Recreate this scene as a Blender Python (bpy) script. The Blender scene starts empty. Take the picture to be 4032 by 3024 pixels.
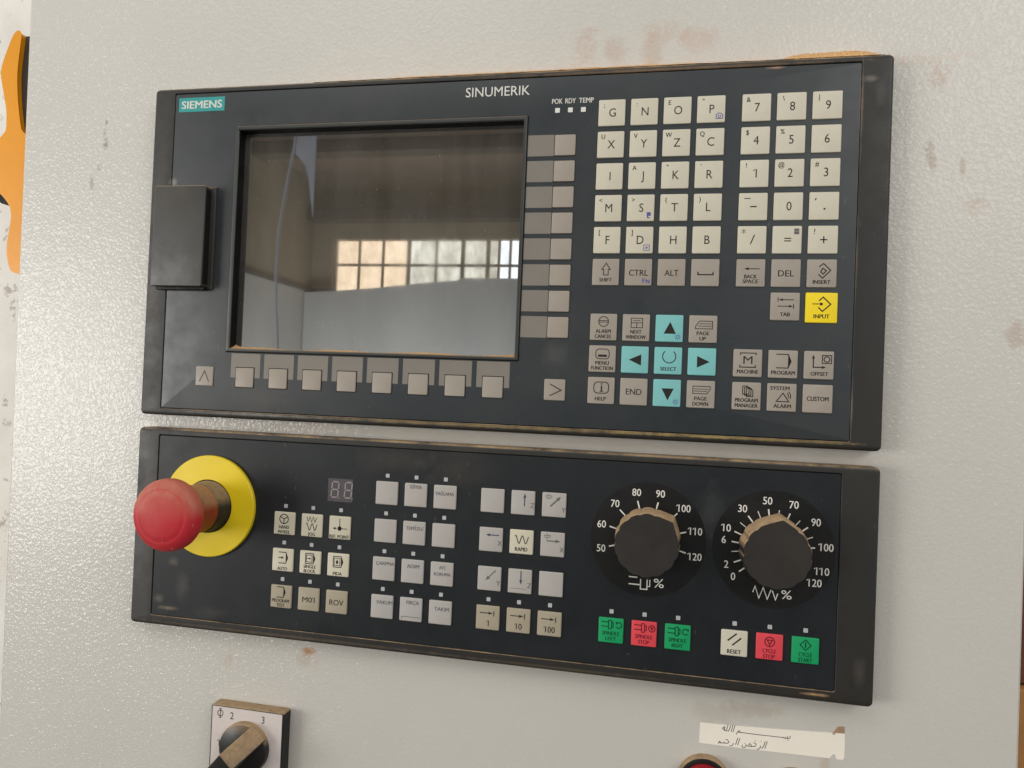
import bpy, math, random
from mathutils import Matrix, Vector
random.seed(4)
sc = bpy.context.scene
COL = sc.collection
ZB = 1.40                      # height of the panel's top edge above the floor, metres

# ------------------------------------------------------------------ camera, world, lamps, exposure
# plan coordinates: x right, y down along the cabinet front, z into the cabinet (mm); P() -> metres
def P(x, y, z):
    return (x * .001, z * .001, -y * .001)
cam_d = bpy.data.cameras.new('camera'); cam = bpy.data.objects.new('camera', cam_d); COL.objects.link(cam)
R = [[0.97726753, -0.04123955, 0.20796028], [0.03698072, 0.99901983, 0.02432712], [-0.20875968, -0.01608358, 0.97783471]]
def W3(v): return Vector((v[0], v[2], -v[1]))
rt, up, bk = W3(R[0]), -W3(R[1]), -W3(R[2])
m = Matrix.Identity(4)
for i in range(3):
    m[i][0], m[i][1], m[i][2] = rt[i], up[i], bk[i]
m.translation = Vector((.36676, -.471899, ZB - .206163))
cam.matrix_world = m
cam_d.sensor_width = 36; cam_d.lens = 3018.1 / 4032 * 36
cam_d.clip_start = .01; cam_d.clip_end = 100
sc.camera = cam

world = bpy.data.worlds.new('World'); sc.world = world; world.use_nodes = True
bg = world.node_tree.nodes['Background']
bg.inputs[0].default_value = (1.0, .985, .96, 1); bg.inputs[1].default_value = .565

def area(name, x, y, z, sx, sy, power, col, target=(240, 200, 0)):
    l = bpy.data.lights.new(name, 'AREA'); l.shape = 'RECTANGLE'; l.size = sx; l.size_y = sy
    l.energy = power; l.color = col
    o = bpy.data.objects.new(name, l); COL.objects.link(o)
    p = Vector(P(x, y, z)) + Vector((0, 0, ZB)); t = Vector(P(*target)) + Vector((0, 0, ZB))
    o.location = p; o.rotation_euler = (t - p).to_track_quat('-Z', 'Y').to_euler()
    return o
area('doorway_daylight', -2700, 300, -2050, 1.7, 1.2, 52, (1.0, .97, .925), (150, 250, 0))
area('side_window_daylight', 1750, -850, -1500, 1.3, .8, 12, (1.0, .97, .92), (400, 100, 0))
area('rooflight_daylight', -500, -1500, -1250, 1.6, .9, 7, (1.0, .98, .94), (200, 150, 0))
area('reflected_board_fill', -1900, 800, -4700, 2.6, .6, 42, (.94, .97, 1.0), (-1900, -100, -5900))  # added fill lamp, out of the mirrored view, brightens the reflected sheet and wall

sc.view_settings.view_transform = 'Standard'; sc.view_settings.look = 'None'
sc.view_settings.exposure = .13; sc.view_settings.gamma = 1

# ------------------------------------------------------------------ materials
def lin(c):
    return tuple(((v / 255) / 12.92 if v / 255 <= .04045 else ((v / 255 + .055) / 1.055) ** 2.4) for v in c) + (1,)
class NT:
    def __init__(s, name):
        s.m = bpy.data.materials.new(name); s.m.use_nodes = True; s.t = s.m.node_tree; s.n = s.t.nodes
        s.b = s.n['Principled BSDF']; s.geo = s.n.new('ShaderNodeNewGeometry')
    def new(s, t, **k):
        n = s.n.new('ShaderNode' + t)
        for a, v in k.items(): setattr(n, a, v)
        return n
    def link(s, a, b): s.t.links.new(a, b)
    def val(s, sock, v):
        if isinstance(v, (int, float, tuple)): sock.default_value = v
        else: s.link(v, sock)
    def noise(s, scale, detail=3, rough=.6, vec=None, stretch=None):
        n = s.new('TexNoise'); n.inputs['Scale'].default_value = scale
        n.inputs['Detail'].default_value = detail; n.inputs['Roughness'].default_value = rough
        v = vec or s.geo.outputs['Position']
        if stretch:
            mp = s.new('Mapping'); mp.inputs['Scale'].default_value = stretch; s.link(v, mp.inputs[0]); v = mp.outputs[0]
        s.link(v, n.inputs['Vector']); return n.outputs['Fac']
    def ramp(s, v, a, b, lo=0., hi=1.):
        n = s.new('MapRange'); n.clamp = True; s.link(v, n.inputs[0])
        n.inputs[1].default_value = a; n.inputs[2].default_value = b; n.inputs[3].default_value = lo; n.inputs[4].default_value = hi
        return n.outputs[0]
    def math(s, op, a, b=0.):
        n = s.new('Math', operation=op); s.val(n.inputs[0], a); s.val(n.inputs[1], b); return n.outputs[0]
    def mix(s, f, a, b):
        n = s.new('Mix', data_type='RGBA'); s.val(n.inputs[0], f); s.val(n.inputs[6], a); s.val(n.inputs[7], b); return n.outputs[2]
    def bump(s, h, strength, dist, prev=None):
        n = s.new('Bump'); n.inputs['Strength'].default_value = strength; n.inputs['Distance'].default_value = dist
        s.link(h, n.inputs['Height'])
        if prev: s.link(prev, n.inputs['Normal'])
        return n.outputs[0]
def spots(t, base, st, warp_scale=110, warp=2.2):
    sx = t.new('SeparateXYZ'); t.link(t.geo.outputs['Position'], sx.inputs[0]); w = t.noise(warp_scale, 4, .7)
    for x, y, rx, ry, c, k in st:
        dx = t.math('MULTIPLY', t.math('SUBTRACT', sx.outputs[0], x * .001), 1000 / rx)
        dy = t.math('MULTIPLY', t.math('SUBTRACT', sx.outputs[2], ZB - y * .001), 1000 / ry)
        d = t.math('SQRT', t.math('ADD', t.math('MULTIPLY', dx, dx), t.math('MULTIPLY', dy, dy)))
        d = t.math('ADD', d, t.math('MULTIPLY', t.math('SUBTRACT', w, .5), warp))
        base = t.mix(t.ramp(d, .1, 1.3, k * .8, 0), base, lin(c))
    return base
GRIME = [(22, 356, 4, 2.5, (150, 138, 120), .35), (30, 362, 7, 1.4, (170, 150, 122), .5), (40, 346, 5, 9, (112, 108, 100), .3), (32, 330, 4, 3, (140, 130, 112), .4), (27, 318, 3, 4, (140, 126, 90), .35), (62, 362, 12, 4, (100, 96, 90), .25),
         (451, 370.4, 6.5, .9, (214, 172, 120), .9), (475, 355, 3, 8, (110, 104, 98), .3), (470, 14, 5, 2, (150, 142, 132), .55), (476, 22, 3, 8, (110, 106, 100), .3), (465.9, 30, .9, 26, (170, 150, 130), .45), (465.9, 120, .7, 30, (150, 134, 112), .35), (466, 205, .8, 18, (160, 150, 140), .4),
         (390, 272, 8, 16, (86, 88, 88), .35), (190, 250, 26, 9, (92, 84, 72), .3), (232, 252, 20, 14, (88, 80, 68), .3), (95, 215, 22, 9, (104, 92, 80), .28), (18, 66, 3, 3, (180, 176, 168), .45), (292, 180, 8, 9, (122, 120, 108), .22), (350, 3.2, 90, 1.2, (170, 136, 100), .45), (418, 5, 5, .8, (200, 160, 130), .7),
         (250, 225.6, 120, 1.1, (196, 166, 112), .5), (400, 225.4, 70, .9, (204, 176, 110), .6), (90, 225.8, 60, .8, (190, 186, 180), .4), (120, 372, 110, 1.2, (120, 104, 88), .5), (300, 372.4, 90, 1., (120, 106, 84), .4), (10, 300, 6, 70, (104, 96, 86), .2), (8, 110, 6, 90, (110, 102, 92), .25)]
DUST = lin((196, 158, 112))
def surf(name, col, rough=.5, spec=.5, mott=.12, mscale=60, bump=None, dust=0., dust_lo=.35, film=0., film_col=(150, 138, 120), scratch=0., coat=0., patchy=False, grime=False):
    t = NT(name); c = lin(col)
    dark = tuple(v * (1 - mott) for v in c[:3]) + (1,); light = tuple(min(1, v * (1 + mott)) for v in c[:3]) + (1,)
    cc = t.mix(t.ramp(t.noise(mscale, 4), .3, .7), dark, light)
    rr = t.ramp(t.noise(mscale * 1.7, 3), .3, .7, rough * .85, min(1, rough * 1.15))
    oi = t.new('ObjectInfo')
    if bump and bump[0] == 900: cc = t.mix(t.math('MULTIPLY', oi.outputs['Random'], .10), cc, lin(film_col))
    if film:
        f = t.ramp(t.noise(9, 5, .7), .42, .75, 0, film)
        cc = t.mix(f, cc, lin(film_col))
    if scratch:
        scratch *= .3
        f = t.math('MULTIPLY', t.ramp(t.noise(90, 2, .5, stretch=(5, 1, 1.6)), .68, .74), t.ramp(t.noise(14, 2), .5, .62, 0, scratch))
        f2 = t.math('MULTIPLY', t.ramp(t.noise(260, 1, .5), .72, .77), t.ramp(t.noise(20, 2), .5, .65, 0, scratch))
        cc = t.mix(t.math('MAXIMUM', f, f2), cc, lin((185, 170, 150)))
    if grime: cc = spots(t, cc, GRIME)
    if dust:
        sx = t.new('SeparateXYZ'); t.link(t.geo.outputs['Normal'], sx.inputs[0])
        upf = t.ramp(sx.outputs[2], dust_lo, dust_lo + .35)
        nf = t.ramp(t.noise(170, 4, .7), .34, .52, .7, 1)
        f = t.math('MULTIPLY', t.math('MULTIPLY', upf, nf), dust)
        if patchy: f = t.math('MULTIPLY', f, t.ramp(t.noise(30, 4, .7), .38, .62, .15, 1))
        dc = t.mix(t.ramp(t.noise(420, 3, .7), .3, .7), lin((168, 140, 106)), lin((188, 160, 124)))
        cc = t.mix(f, cc, dc); rr = t.math('MAXIMUM', rr, f)
    t.val(t.b.inputs['Base Color'], cc); t.val(t.b.inputs['Roughness'], rr)
    t.b.inputs['Specular IOR Level'].default_value = spec
    t.b.inputs['Coat Weight'].default_value = coat
    if bump:
        t.link(t.bump(t.noise(bump[0], 3, .55), bump[1], bump[2]), t.b.inputs['Normal'])
    return t.m

def cabinet_paint():
    t = NT('pale_grey_textured_powder_coat'); pos = t.geo.outputs['Position']
    base = t.mix(t.ramp(t.noise(5, 3), .3, .7), lin((206, 203, 196)), lin((212, 209, 202)))
    base = t.mix(t.ramp(t.noise(500, 2), .3, .7, 0, .25), base, lin((194, 191, 182)))
    # stains and scuffs: (x, y, radius x, radius y, colour, strength)
    st = [(302, -20, 8, 14, (196, 172, 156), .8), (322, -16, 7, 9, (190, 168, 152), .7), (345, -14, 6, 10, (192, 168, 150), .7), (352, -26, 14, 7, (196, 172, 152), .8),
          (372, -20, 13, 8, (200, 176, 158), .7), (509, 9.6, 7, 8, (186, 158, 140), .8), (506, 53, 2.6, 6, (150, 116, 96), .9), (508, 60, 2, 5, (160, 130, 110), .7),
          (524, 63.5, 1.6, 6, (166, 140, 120), .7), (531, 86, 6, 5, (194, 170, 148), .8), (554, 160, 6, 8, (176, 150, 130), .7), (562, 166, 3, 9, (150, 120, 100), .6),
          (130.3, 384.5, 4.6, 3.8, (184, 138, 94), 1.45), (128, 391, 6, 5, (190, 176, 160), .7), (136, 393, 3, 7, (206, 188, 176), .6), (70.5, 397, 3, 7, (200, 178, 154), .8), (417, 387.6, 16, 5, (176, 160, 142), .7),
          (398, 392, 18, 6, (180, 166, 150), .5), (461, 414, 3, 7, (186, 160, 140), .6), (-48.5, 34, 2.5, 5, (96, 88, 80), .9), (-49, 18, 1.5, 3, (96, 88, 80), .8), (-53, 50, 2, 4, (104, 96, 86), .9),
          (-50, 27, 1.4, 9, (120, 112, 100), .8), (-59, 62, 2, 5, (120, 110, 98), .6), (18, 335, 8, 22, (196, 180, 156), .6), (300, -1, 190, 5, (216, 178, 138), .65), (240, 234, 260, 3, (188, 170, 146), .35)]
    sx = t.new('SeparateXYZ'); t.link(pos, sx.inputs[0]); warp = t.noise(110, 4, .7)
    fine = t.ramp(t.noise(300, 3, .7), .35, .6)
    for i, (x, y, rx, ry, c, k) in enumerate(st):
        dx = t.math('MULTIPLY', t.math('SUBTRACT', sx.outputs[0], x * .001), 1000 / rx)
        dy = t.math('MULTIPLY', t.math('SUBTRACT', sx.outputs[2], ZB - y * .001), 1000 / ry)
        d = t.math('SQRT', t.math('ADD', t.math('MULTIPLY', dx, dx), t.math('MULTIPLY', dy, dy)))
        d = t.math('ADD', d, t.math('MULTIPLY', t.math('SUBTRACT', warp, .5), 2.2))
        f = t.math('MULTIPLY', t.ramp(d, .5, 1.2, k * .62, 0), fine if .75 < k < 1.1 else 1.)
        base = t.mix(f, base, lin(c))
    t.link(base, t.b.inputs['Base Color'])
    t.b.inputs['Roughness'].default_value = .38; t.b.inputs['Specular IOR Level'].default_value = .35
    t.b.inputs['Coat Weight'].default_value = .48; t.b.inputs['Coat Roughness'].default_value = .05
    v = t.new('TexVoronoi', feature='SMOOTH_F1'); v.inputs['Scale'].default_value = 500; v.inputs['Smoothness'].default_value = .8
    wv = t.new('VectorMath', operation='ADD'); nz = t.new('TexNoise'); nz.inputs['Scale'].default_value = 260
    t.link(pos, nz.inputs['Vector']); sc_ = t.new('VectorMath', operation='SCALE'); sc_.inputs['Scale'].default_value = .004
    t.link(nz.outputs['Color'], sc_.inputs[0]); t.link(pos, wv.inputs[0]); t.link(sc_.outputs[0], wv.inputs[1]); t.link(wv.outputs[0], v.inputs['Vector'])
    b1 = t.bump(v.outputs['Distance'], .07, .0006)
    b2 = t.bump(t.noise(700, 2, .5), .2, .0003, b1)
    t.link(b2, t.b.inputs['Normal'])
    b3 = t.bump(v.outputs['Distance'], .75, .0008); t.link(b3, t.b.inputs['Coat Normal'])
    return t.m

M = {}
M['cabinet'] = cabinet_paint()
M['housing'] = surf('charcoal_moulded_plastic', (37, 36, 34), .50, .5, .10, 40, bump=(1500, .25, .0002), dust=.85, dust_lo=.3, patchy=True, grime=True, film=.06, film_col=(120, 104, 84), scratch=.5)
M['foil'] = surf('slate_grey_membrane', (38, 45, 50), .42, .6, .06, 30, bump=(1800, .15, .0001), grime=True, film=.06, film_col=(150, 140, 122), scratch=.35)
M['foil_dim'] = surf('slate_membrane_dim_sheen', (24, 28, 32), .42, .4, .06, 30, bump=(1800, .15, .0001), grime=True, film=.05, film_col=(118, 120, 122), scratch=.4)  # same membrane as the upper panel; its weaker sheen is painted in as darker colour
M['black'] = surf('matt_black', (20, 20, 20), .6, .3, .1, 60)
M['deepblack'] = surf('deep_black_plastic', (7, 7, 7), .7, .2, .1, 60)
M['cover'] = surf('grey_black_cover_plastic', (50, 49, 46), .48, .7, .06, 40, bump=(1500, .25, .0002), dust=.9, dust_lo=.2, film=.10, scratch=.3)
M['bezel'] = surf('bezel_plastic', (60, 62, 60), .38, .5, .06, 40, dust=.85, dust_lo=.5)
M['ivory'] = surf('ivory_key', (211, 207, 189), .42, .45, .03, 120, bump=(900, .12, .0002), film=.25, film_col=(196, 178, 150))
M['beige'] = surf('beige_grey_key', (165, 157, 147), .45, .45, .04, 120, bump=(900, .12, .0002), film=.25, film_col=(150, 132, 108))
M['field'] = surf('grey_print', (133, 127, 119), .45, .4, .03, 90)
M['cyan'] = surf('cyan_key', (126, 198, 198), .42, .45, .03, 120, bump=(900, .12, .0002))
M['yellowkey'] = surf('yellow_key', (250, 221, 34), .42, .45, .02, 120)
M['silver'] = surf('silver_grey_key', (180, 177, 173), .40, .5, .03, 120, bump=(900, .12, .0002), film=.2, film_col=(176, 160, 140))
M['cream'] = surf('cream_key', (214, 208, 186), .42, .45, .03, 120, bump=(900, .12, .0002))
M['khaki'] = surf('khaki_key', (172, 162, 141), .44, .45, .04, 120, bump=(900, .12, .0002))
M['green'] = surf('green_key', (20, 160, 98), .42, .45, .03, 120)
M['redkey'] = surf('red_key', (226, 74, 84), .42, .45, .03, 120)
M['ink'] = surf('black_print', (46, 44, 42), .6, .2, .02)
M['inkgrey'] = surf('grey_ink', (104, 102, 104), .6, .2, .02)
M['inkblue'] = surf('blue_ink', (92, 92, 160), .6, .2, .02)
M['inkslate'] = surf('slate_print', (74, 78, 100), .6, .2, .02)
M['inkgreen'] = surf('dark_green_print', (10, 76, 50), .6, .2, .02)
M['inkred'] = surf('dark_red_print', (120, 30, 44), .6, .2, .02)
M['white'] = surf('white_print', (226, 224, 216), .6, .2, .02)
M['teal'] = surf('teal_label', (58, 160, 158), .4, .4, .02)
M['lamp'] = surf('clear_grey_lens', (186, 186, 186), .35, .5, .06, 200)
M['led_on'] = surf('white_lens', (228, 228, 220), .35, .5, .03, 200)
M['disc'] = surf('black_scale_print', (7, 9, 12), .45, .4, .06, 60, film=.05)
M['knob'] = surf('black_knob_plastic', (40, 37, 35), .55, .4, .05, 70, bump=(1600, .2, .0002), dust=1., dust_lo=.05, film=.08)
M['yellow'] = surf('yellow_disc_plastic', (238, 210, 30), .38, .45, .05, 40, film=.10, film_col=(200, 170, 60))
M['red'] = surf('red_mushroom_plastic', (192, 44, 54), .52, .3, .05, 60, dust=.42, dust_lo=-.05, film=.26, film_col=(215, 140, 125), scratch=1.6)
M['deepred'] = surf('deep_red_lens', (150, 18, 26), .3, .5, .05, 60)
M['redneck'] = surf('dusty_red_plastic', (140, 44, 38), .5, .4, .15, 90, dust=.6, dust_lo=.05, film=.25, film_col=(140, 84, 64))
M['collar'] = surf('dusty_black_collar', (40, 37, 31), .55, .35, .1, 120, dust=.55, dust_lo=.1, film=.25, film_col=(120, 104, 74))
M['seg'] = surf('unlit_segment', (158, 146, 142), .5, .4, .04, 200)
M['display'] = surf('display_window', (84, 80, 86), .25, .5, .03, 100)
M['plate'] = surf('white_switch_plate', (216, 207, 203), .35, .45, .03, 60)
M['switch'] = surf('black_switch_plastic', (30, 29, 28), .42, .45, .08, 70, dust=.86, dust_lo=.2)
M['paper'] = surf('cream_paper', (246, 239, 226), .7, .2, .02, 40)
M['tear'] = surf('torn_brown_glue', (170, 138, 112), .8, .2, .15, 300)
M['sawdust'] = surf('pale_sawdust', (222, 176, 124), .95, .1, .18, 700, bump=(900, 1, .001))
M['orange'] = surf('orange_plastic', (240, 158, 6), .4, .45, .05, 20)
M['pad'] = surf('dark_grey_rubber', (84, 82, 80), .6, .3, .05, 50)
M['wood'] = surf('orange_brown_board', (176, 126, 72), .5, .4, .15, 30)
M['darkwood'] = surf('dark_brown_board', (110, 70, 56), .6, .3, .15, 30)
def bgwall():
    t = NT('stained_white_plaster')
    c = t.mix(t.ramp(t.noise(14, 4), .35, .7), lin((243, 240, 233)), lin((228, 224, 216)))
    c = t.mix(t.ramp(t.noise(75, 3, .6), .60, .68, 0, .6), c, lin((150, 134, 128)))
    t.link(c, t.b.inputs['Base Color']); t.b.inputs['Roughness'].default_value = .8
    return t.m
M['bgwall'] = bgwall()
def screen_mat():
    t = NT('dark_glossy_display_glass')
    t.n.remove(t.b); out = t.n['Material Output']
    d = t.new('BsdfDiffuse'); d.inputs[0].default_value = lin((52, 51, 50))
    g = t.new('BsdfGlossy'); g.inputs[0].default_value = (.93, .95, .97, 1); g.inputs['Roughness'].default_value = .035
    smear = t.ramp(t.noise(16, 5, .6, stretch=(2.4, 1, .5)), .45, .8, .018, .05); t.link(smear, g.inputs['Roughness'])
    mx = t.new('MixShader'); mx.inputs[0].default_value = .38
    dd = t.mix(t.ramp(t.noise(11, 5, .7, stretch=(2.6, 1, .35)), .38, .72, .05, .26), lin((64, 60, 54)), lin((150, 148, 142)))
    dd = t.mix(t.ramp(t.noise(900, 1, .5), .76, .79, 0, .4), dd, lin((200, 190, 170)))
    t.link(dd, d.inputs[0])
    t.link(d.outputs[0], mx.inputs[1]); t.link(g.outputs[0], mx.inputs[2]); t.link(mx.outputs[0], out.inputs[0])
    return t.m
M['screen'] = screen_mat()
def glow(name, c1, c2, s):
    t = NT(name); c = t.mix(t.ramp(t.noise(9, 6, .75, stretch=(1.6, 1, .7)), .36, .62), c1, c2)
    t.link(c, t.b.inputs['Emission Color']); t.b.inputs['Emission Strength'].default_value = s
    t.b.inputs['Base Color'].default_value = (.3, .3, .3, 1); return t.m
M['pane_warm'] = glow('dirty_pane_warm_daylight', (1, .80, .56, 1), (.72, .52, .34, 1), 2.5)
M['pane_mid'] = glow('dirty_pane_soft_daylight', (.95, .92, .78, 1), (.46, .43, .34, 1), 2.2)
M['pane_cool'] = glow('clear_pane_daylight', (1, 1, 1, 1), (.6, .66, .7, 1), 3.2)
M['rwall_lo'] = surf('pale_blue_grey_wall_paint', (186, 184, 178), .7, .3, .06, 2)
M['rwall_hi'] = surf('brown_grey_wall_render', (150, 138, 116), .8, .2, .12, 2)
M['ceil'] = surf('brown_ceiling_boards', (134, 118, 102), .8, .2, .15, 1.5)
M['beam'] = surf('dark_beam', (96, 86, 74), .8, .2, .1, 3)
M['wframe'] = surf('grey_window_frame', (168, 150, 132), .6, .3, .1, 5)
M['floor'] = surf('dark_concrete_floor', (98, 94, 88), .7, .3, .15, 2)
M['sheet'] = surf('pale_sheet_board', (186, 186, 182), .5, .4, .05, 2)
M['film'] = surf('bluish_plastic_strip', (156, 162, 178), .4, .5, .1, 8)

# ------------------------------------------------------------------ mesh builder
_txt = {}
def glyphs(body):
    if body not in _txt:
        c = bpy.data.curves.new('t', 'FONT'); c.body = body; c.resolution_u = 3
        o = bpy.data.objects.new('t', c); COL.objects.link(o)
        me = o.to_mesh(); vs = [(v.co.x, v.co.y) for v in me.vertices]; fs = [tuple(p.vertices) for p in me.polygons]
        o.to_mesh_clear(); bpy.data.objects.remove(o); bpy.data.curves.remove(c)
        for k, ch in enumerate(body):
            if ch == '1' and len(body) <= 3:      # give the plain bar of the figure one its flag
                x = max(v[0] for v in glyphs(body[:k] + 'I')[0]); n = len(vs)
                vs += [(x - .05, .682), (x - .19, .575), (x - .19, .50), (x - .05, .60)]; fs.append((n, n + 1, n + 2, n + 3))
        _txt[body] = (vs, fs)
    return _txt[body]
def rr(x0, y0, x1, y1, r, n=5):
    r = max(r, .01); pts = []
    for cx, cy, a in ((x1 - r, y0 + r, -90), (x1 - r, y1 - r, 0), (x0 + r, y1 - r, 90), (x0 + r, y0 + r, 180)):
        for i in range(n + 1):
            t = math.radians(a + 90 * i / n); pts.append((cx + r * math.cos(t), cy + r * math.sin(t)))
    return pts
def circ(cx, cy, r, n=48): return [(cx + r * math.cos(2 * math.pi * i / n), cy + r * math.sin(2 * math.pi * i / n)) for i in range(n)]
class MB:
    def __init__(s, z=0): s.v = []; s.f = []; s.z = z
    def add(s, pts):
        i = len(s.v); s.v += pts; return list(range(i, len(s.v)))
    def poly(s, pts, z=None):
        z = s.z if z is None else z
        s.f.append(s.add([(x, y, z) for x, y in pts])); return s
    def rect(s, x0, y0, x1, y1, z=None): return s.poly([(x0, y0), (x1, y0), (x1, y1), (x0, y1)], z)
    def line(s, pts, w, z=None, closed=False):
        if s.z in (-.04, -.05): w *= 1.25
        z = s.z if z is None else z; n = len(pts); L = []; Rr = []
        for i in range(n):
            a = pts[i - 1] if (i > 0 or closed) else None; b = pts[i]; c = pts[(i + 1) % n] if (i < n - 1 or closed) else None
            def nd(p, q):
                dx, dy = q[0] - p[0], q[1] - p[1]; l = math.hypot(dx, dy) or 1e-6; return dx / l, dy / l
            d1 = nd(a, b) if a else nd(b, c); d2 = nd(b, c) if c else d1
            nx, ny = -(d1[1] + d2[1]), d1[0] + d2[0]; l = math.hypot(nx, ny) or 1e-6; nx /= l; ny /= l
            k = w / 2 / max(.45, abs(-d1[1] * nx + d1[0] * ny))
            L.append((b[0] + nx * k, b[1] + ny * k, z)); Rr.append((b[0] - nx * k, b[1] - ny * k, z))
        li = s.add(L); ri = s.add(Rr)
        for i in range(n if closed else n - 1):
            j = (i + 1) % n; s.f.append([li[i], li[j], ri[j], ri[i]])
        return s
    def ring(s, cx, cy, r, w, n=20, a0=0, a1=360, z=None):
        full = a1 - a0 >= 360; k = n if full else n + 1
        pts = [(cx + r * math.cos(math.radians(a0 + (a1 - a0) * i / n)), cy + r * math.sin(math.radians(a0 + (a1 - a0) * i / n))) for i in range(k)]
        return s.line(pts, w, z, full)
    def arrow(s, x0, y0, x1, y1, w=.35, hl=2., hw=1.4):
        dx, dy = x1 - x0, y1 - y0; l = math.hypot(dx, dy); ux, uy = dx / l, dy / l
        bx, by = x1 - ux * hl, y1 - uy * hl; s.line([(x0, y0), (bx, by)], w)
        return s.poly([(x1, y1), (bx - uy * hw / 2, by + ux * hw / 2), (bx + uy * hw / 2, by - ux * hw / 2)])
    def text(s, body, cx, cy, cap, width=None, z=None, ang=0, anchor=.5, bold=True):
        z = s.z if z is None else z; vs, fs = glyphs(body)
        if bold and cap < 4.4: s.text(body, cx + .11, cy, cap, width, z - .004, ang, anchor, False)
        if bold and cap < 2.8: s.text(body, cx - .09, cy, cap, width, z + .004, ang, anchor, False)
        xs = [v[0] for v in vs]; x0, x1 = min(xs), max(xs); k = cap / .682
        kx = (width / max(1e-6, x1 - x0)) if width else k * .88
        ca, sa = math.cos(ang), math.sin(ang); pts = []
        for x, y in vs:
            px = (x - x0 - (x1 - x0) * anchor) * kx; py = -(y - .341) * k
            pts.append((cx + px * ca - py * sa, cy + px * sa + py * ca, z))
        i = len(s.v); s.v += pts; s.f += [[a + i for a in f] for f in fs]; return s
    def loft(s, loops, cap0=False, cap1=True):
        """loops: list of (outline, z)"""
        idx = [s.add([(p[0], p[1], z) for p in o]) for o, z in loops]
        for a, b in zip(idx, idx[1:]):
            n = len(a)
            for i in range(n):
                j = (i + 1) % n; s.f.append([a[i], a[j], b[j], b[i]])
        if cap0: s.f.append(idx[0][::-1])
        if cap1: s.f.append(idx[-1])
        return s
    def box(s, x0, y0, x1, y1, z0, z1, r=.6, bev=.3, n=3):
        """block from back z0 to front z1 (z1 < z0) with a rounded front edge"""
        L = [(rr(x0, y0, x1, y1, r, n), z0), (rr(x0, y0, x1, y1, r, n), z1 + bev)]
        for t in (30, 60, 90):
            i = bev * (1 - math.cos(math.radians(t))); L.append((rr(x0 + i, y0 + i, x1 - i, y1 - i, r - i, n), z1 + bev * (1 - math.sin(math.radians(t)))))
        return s.loft(L, True, True)
    def lathe(s, cx, cy, prof, n=48, cap0=True, cap1=True): return s.loft([(circ(cx, cy, r, n), z) for r, z in prof], cap0, cap1)
    def mesh(s, name, mat, smooth=None):
        me = bpy.data.meshes.new(name); me.from_pydata([P(*v) for v in s.v], [], s.f)
        if smooth:
            me.polygons.foreach_set('use_smooth', [True] * len(me.polygons)); me.set_sharp_from_angle(angle=math.radians(smooth))
        me.materials.append(M[mat]); me.update(); return me
    def build(s, name, mat, parent=None, loc=(0, 0, 0), smooth=None, **tags):
        return put(name, s.mesh(name, mat, smooth), parent, loc, **tags)
def put(name, me, parent=None, loc=(0, 0, 0), **tags):
    o = bpy.data.objects.new(name, me); COL.objects.link(o)
    if parent: o.parent = parent; o.location = P(*loc)
    else: o.location = Vector(P(*loc)) + Vector((0, 0, ZB))
    for k, v in tags.items(): o[k] = v
    return o
def thing(name, label, cat, loc, group=None):
    o = put(name, None, None, loc, label=label, category=cat)
    if group: o['group'] = group
    return o

# ------------------------------------------------------------------ the machine cabinet, wall behind, room
def quadloop(i): return [(-123.6 + 0 + i, -330 + i), (562.5 - i, -330 + i), (562.5 - i, 700 - i), (-113.6 + i, 700 - i)]
c = MB(); L = [(quadloop(0), 250), (quadloop(0), 14.2)]
for a in (20, 40, 65, 90): L.append((quadloop(2.2 * (1 - math.cos(math.radians(a)))), 12 + 2.2 * (1 - math.sin(math.radians(a)))))
c.loft(L, True, True)
c.build('machine_cabinet', 'cabinet', smooth=50, label='pale grey textured steel cabinet front carrying both black control panels', category='cabinet')
w = MB(); w.rect(-1600, -1400, 1500, 1398, 300); w.build('plaster_wall', 'bgwall', kind='structure')
b = MB(); b.box(600, 440, 760, 900, 298, 270, 2, 1); b.build('wooden_board', 'wood', label='orange-brown board behind the lower right edge of the cabinet', category='board', smooth=40)
b = MB(); b.box(640, 330, 790, 438, 298, 280, 2, 1); b.build('wooden_board', 'darkwood', label='dark reddish-brown board above the orange-brown one behind the cabinet', category='board', smooth=40)

# orange tool hanging behind the left edge
T = thing('hand_tool', 'orange plastic tool body with dark grey pad behind the cabinet\'s left edge', 'tool', (-185, 120, 90))
def rel(pts, ox, oy): return [(x - ox, y - oy) for x, y in pts]
def inset(pts, d):
    cx = sum(p[0] for p in pts) / len(pts); n = len(pts); out = []
    for i in range(n):
        a, b_, c_ = pts[i - 1], pts[i], pts[(i + 1) % n]
        def nrm(p, q):
            dx, dy = q[0] - p[0], q[1] - p[1]; l = math.hypot(dx, dy) or 1; return -dy / l, dx / l
        n1, n2 = nrm(a, b_), nrm(b_, c_); out.append((b_[0] + (n1[0] + n2[0]) * .5 * d, b_[1] + (n1[1] + n2[1]) * .5 * d))
    return out
body = [(-177.5, -79.8), (-181, -79.9), (-184.5, -74), (-187.5, -66), (-191, -57), (-193.3, -48.6), (-192, -40), (-189.5, -31), (-187.7, -23.8), (-185.8, -17), (-185, -9), (-184.8, 0), (-185.6, 3.6), (-188.5, 7), (-193, 11), (-205, 17), (-214, 28), (-212, 42),
        (-200, 50), (-189.5, 52.4), (-183, 58), (-178, 64), (-176.3, 69), (-175.3, 74.2), (-176.4, 84), (-178, 94.5), (-178.2, 103), (-177.1, 109.3), (-175, 115.5), (-172.5, 119.8), (-150, 122), (-145, 60), (-148, 20), (-172.3, 5.3), (-174.4, -2), (-176, -9.7), (-178.2, -22), (-179.4, -33), (-180.2, -44), (-179.9, -53.4), (-178.8, -66)]
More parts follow.
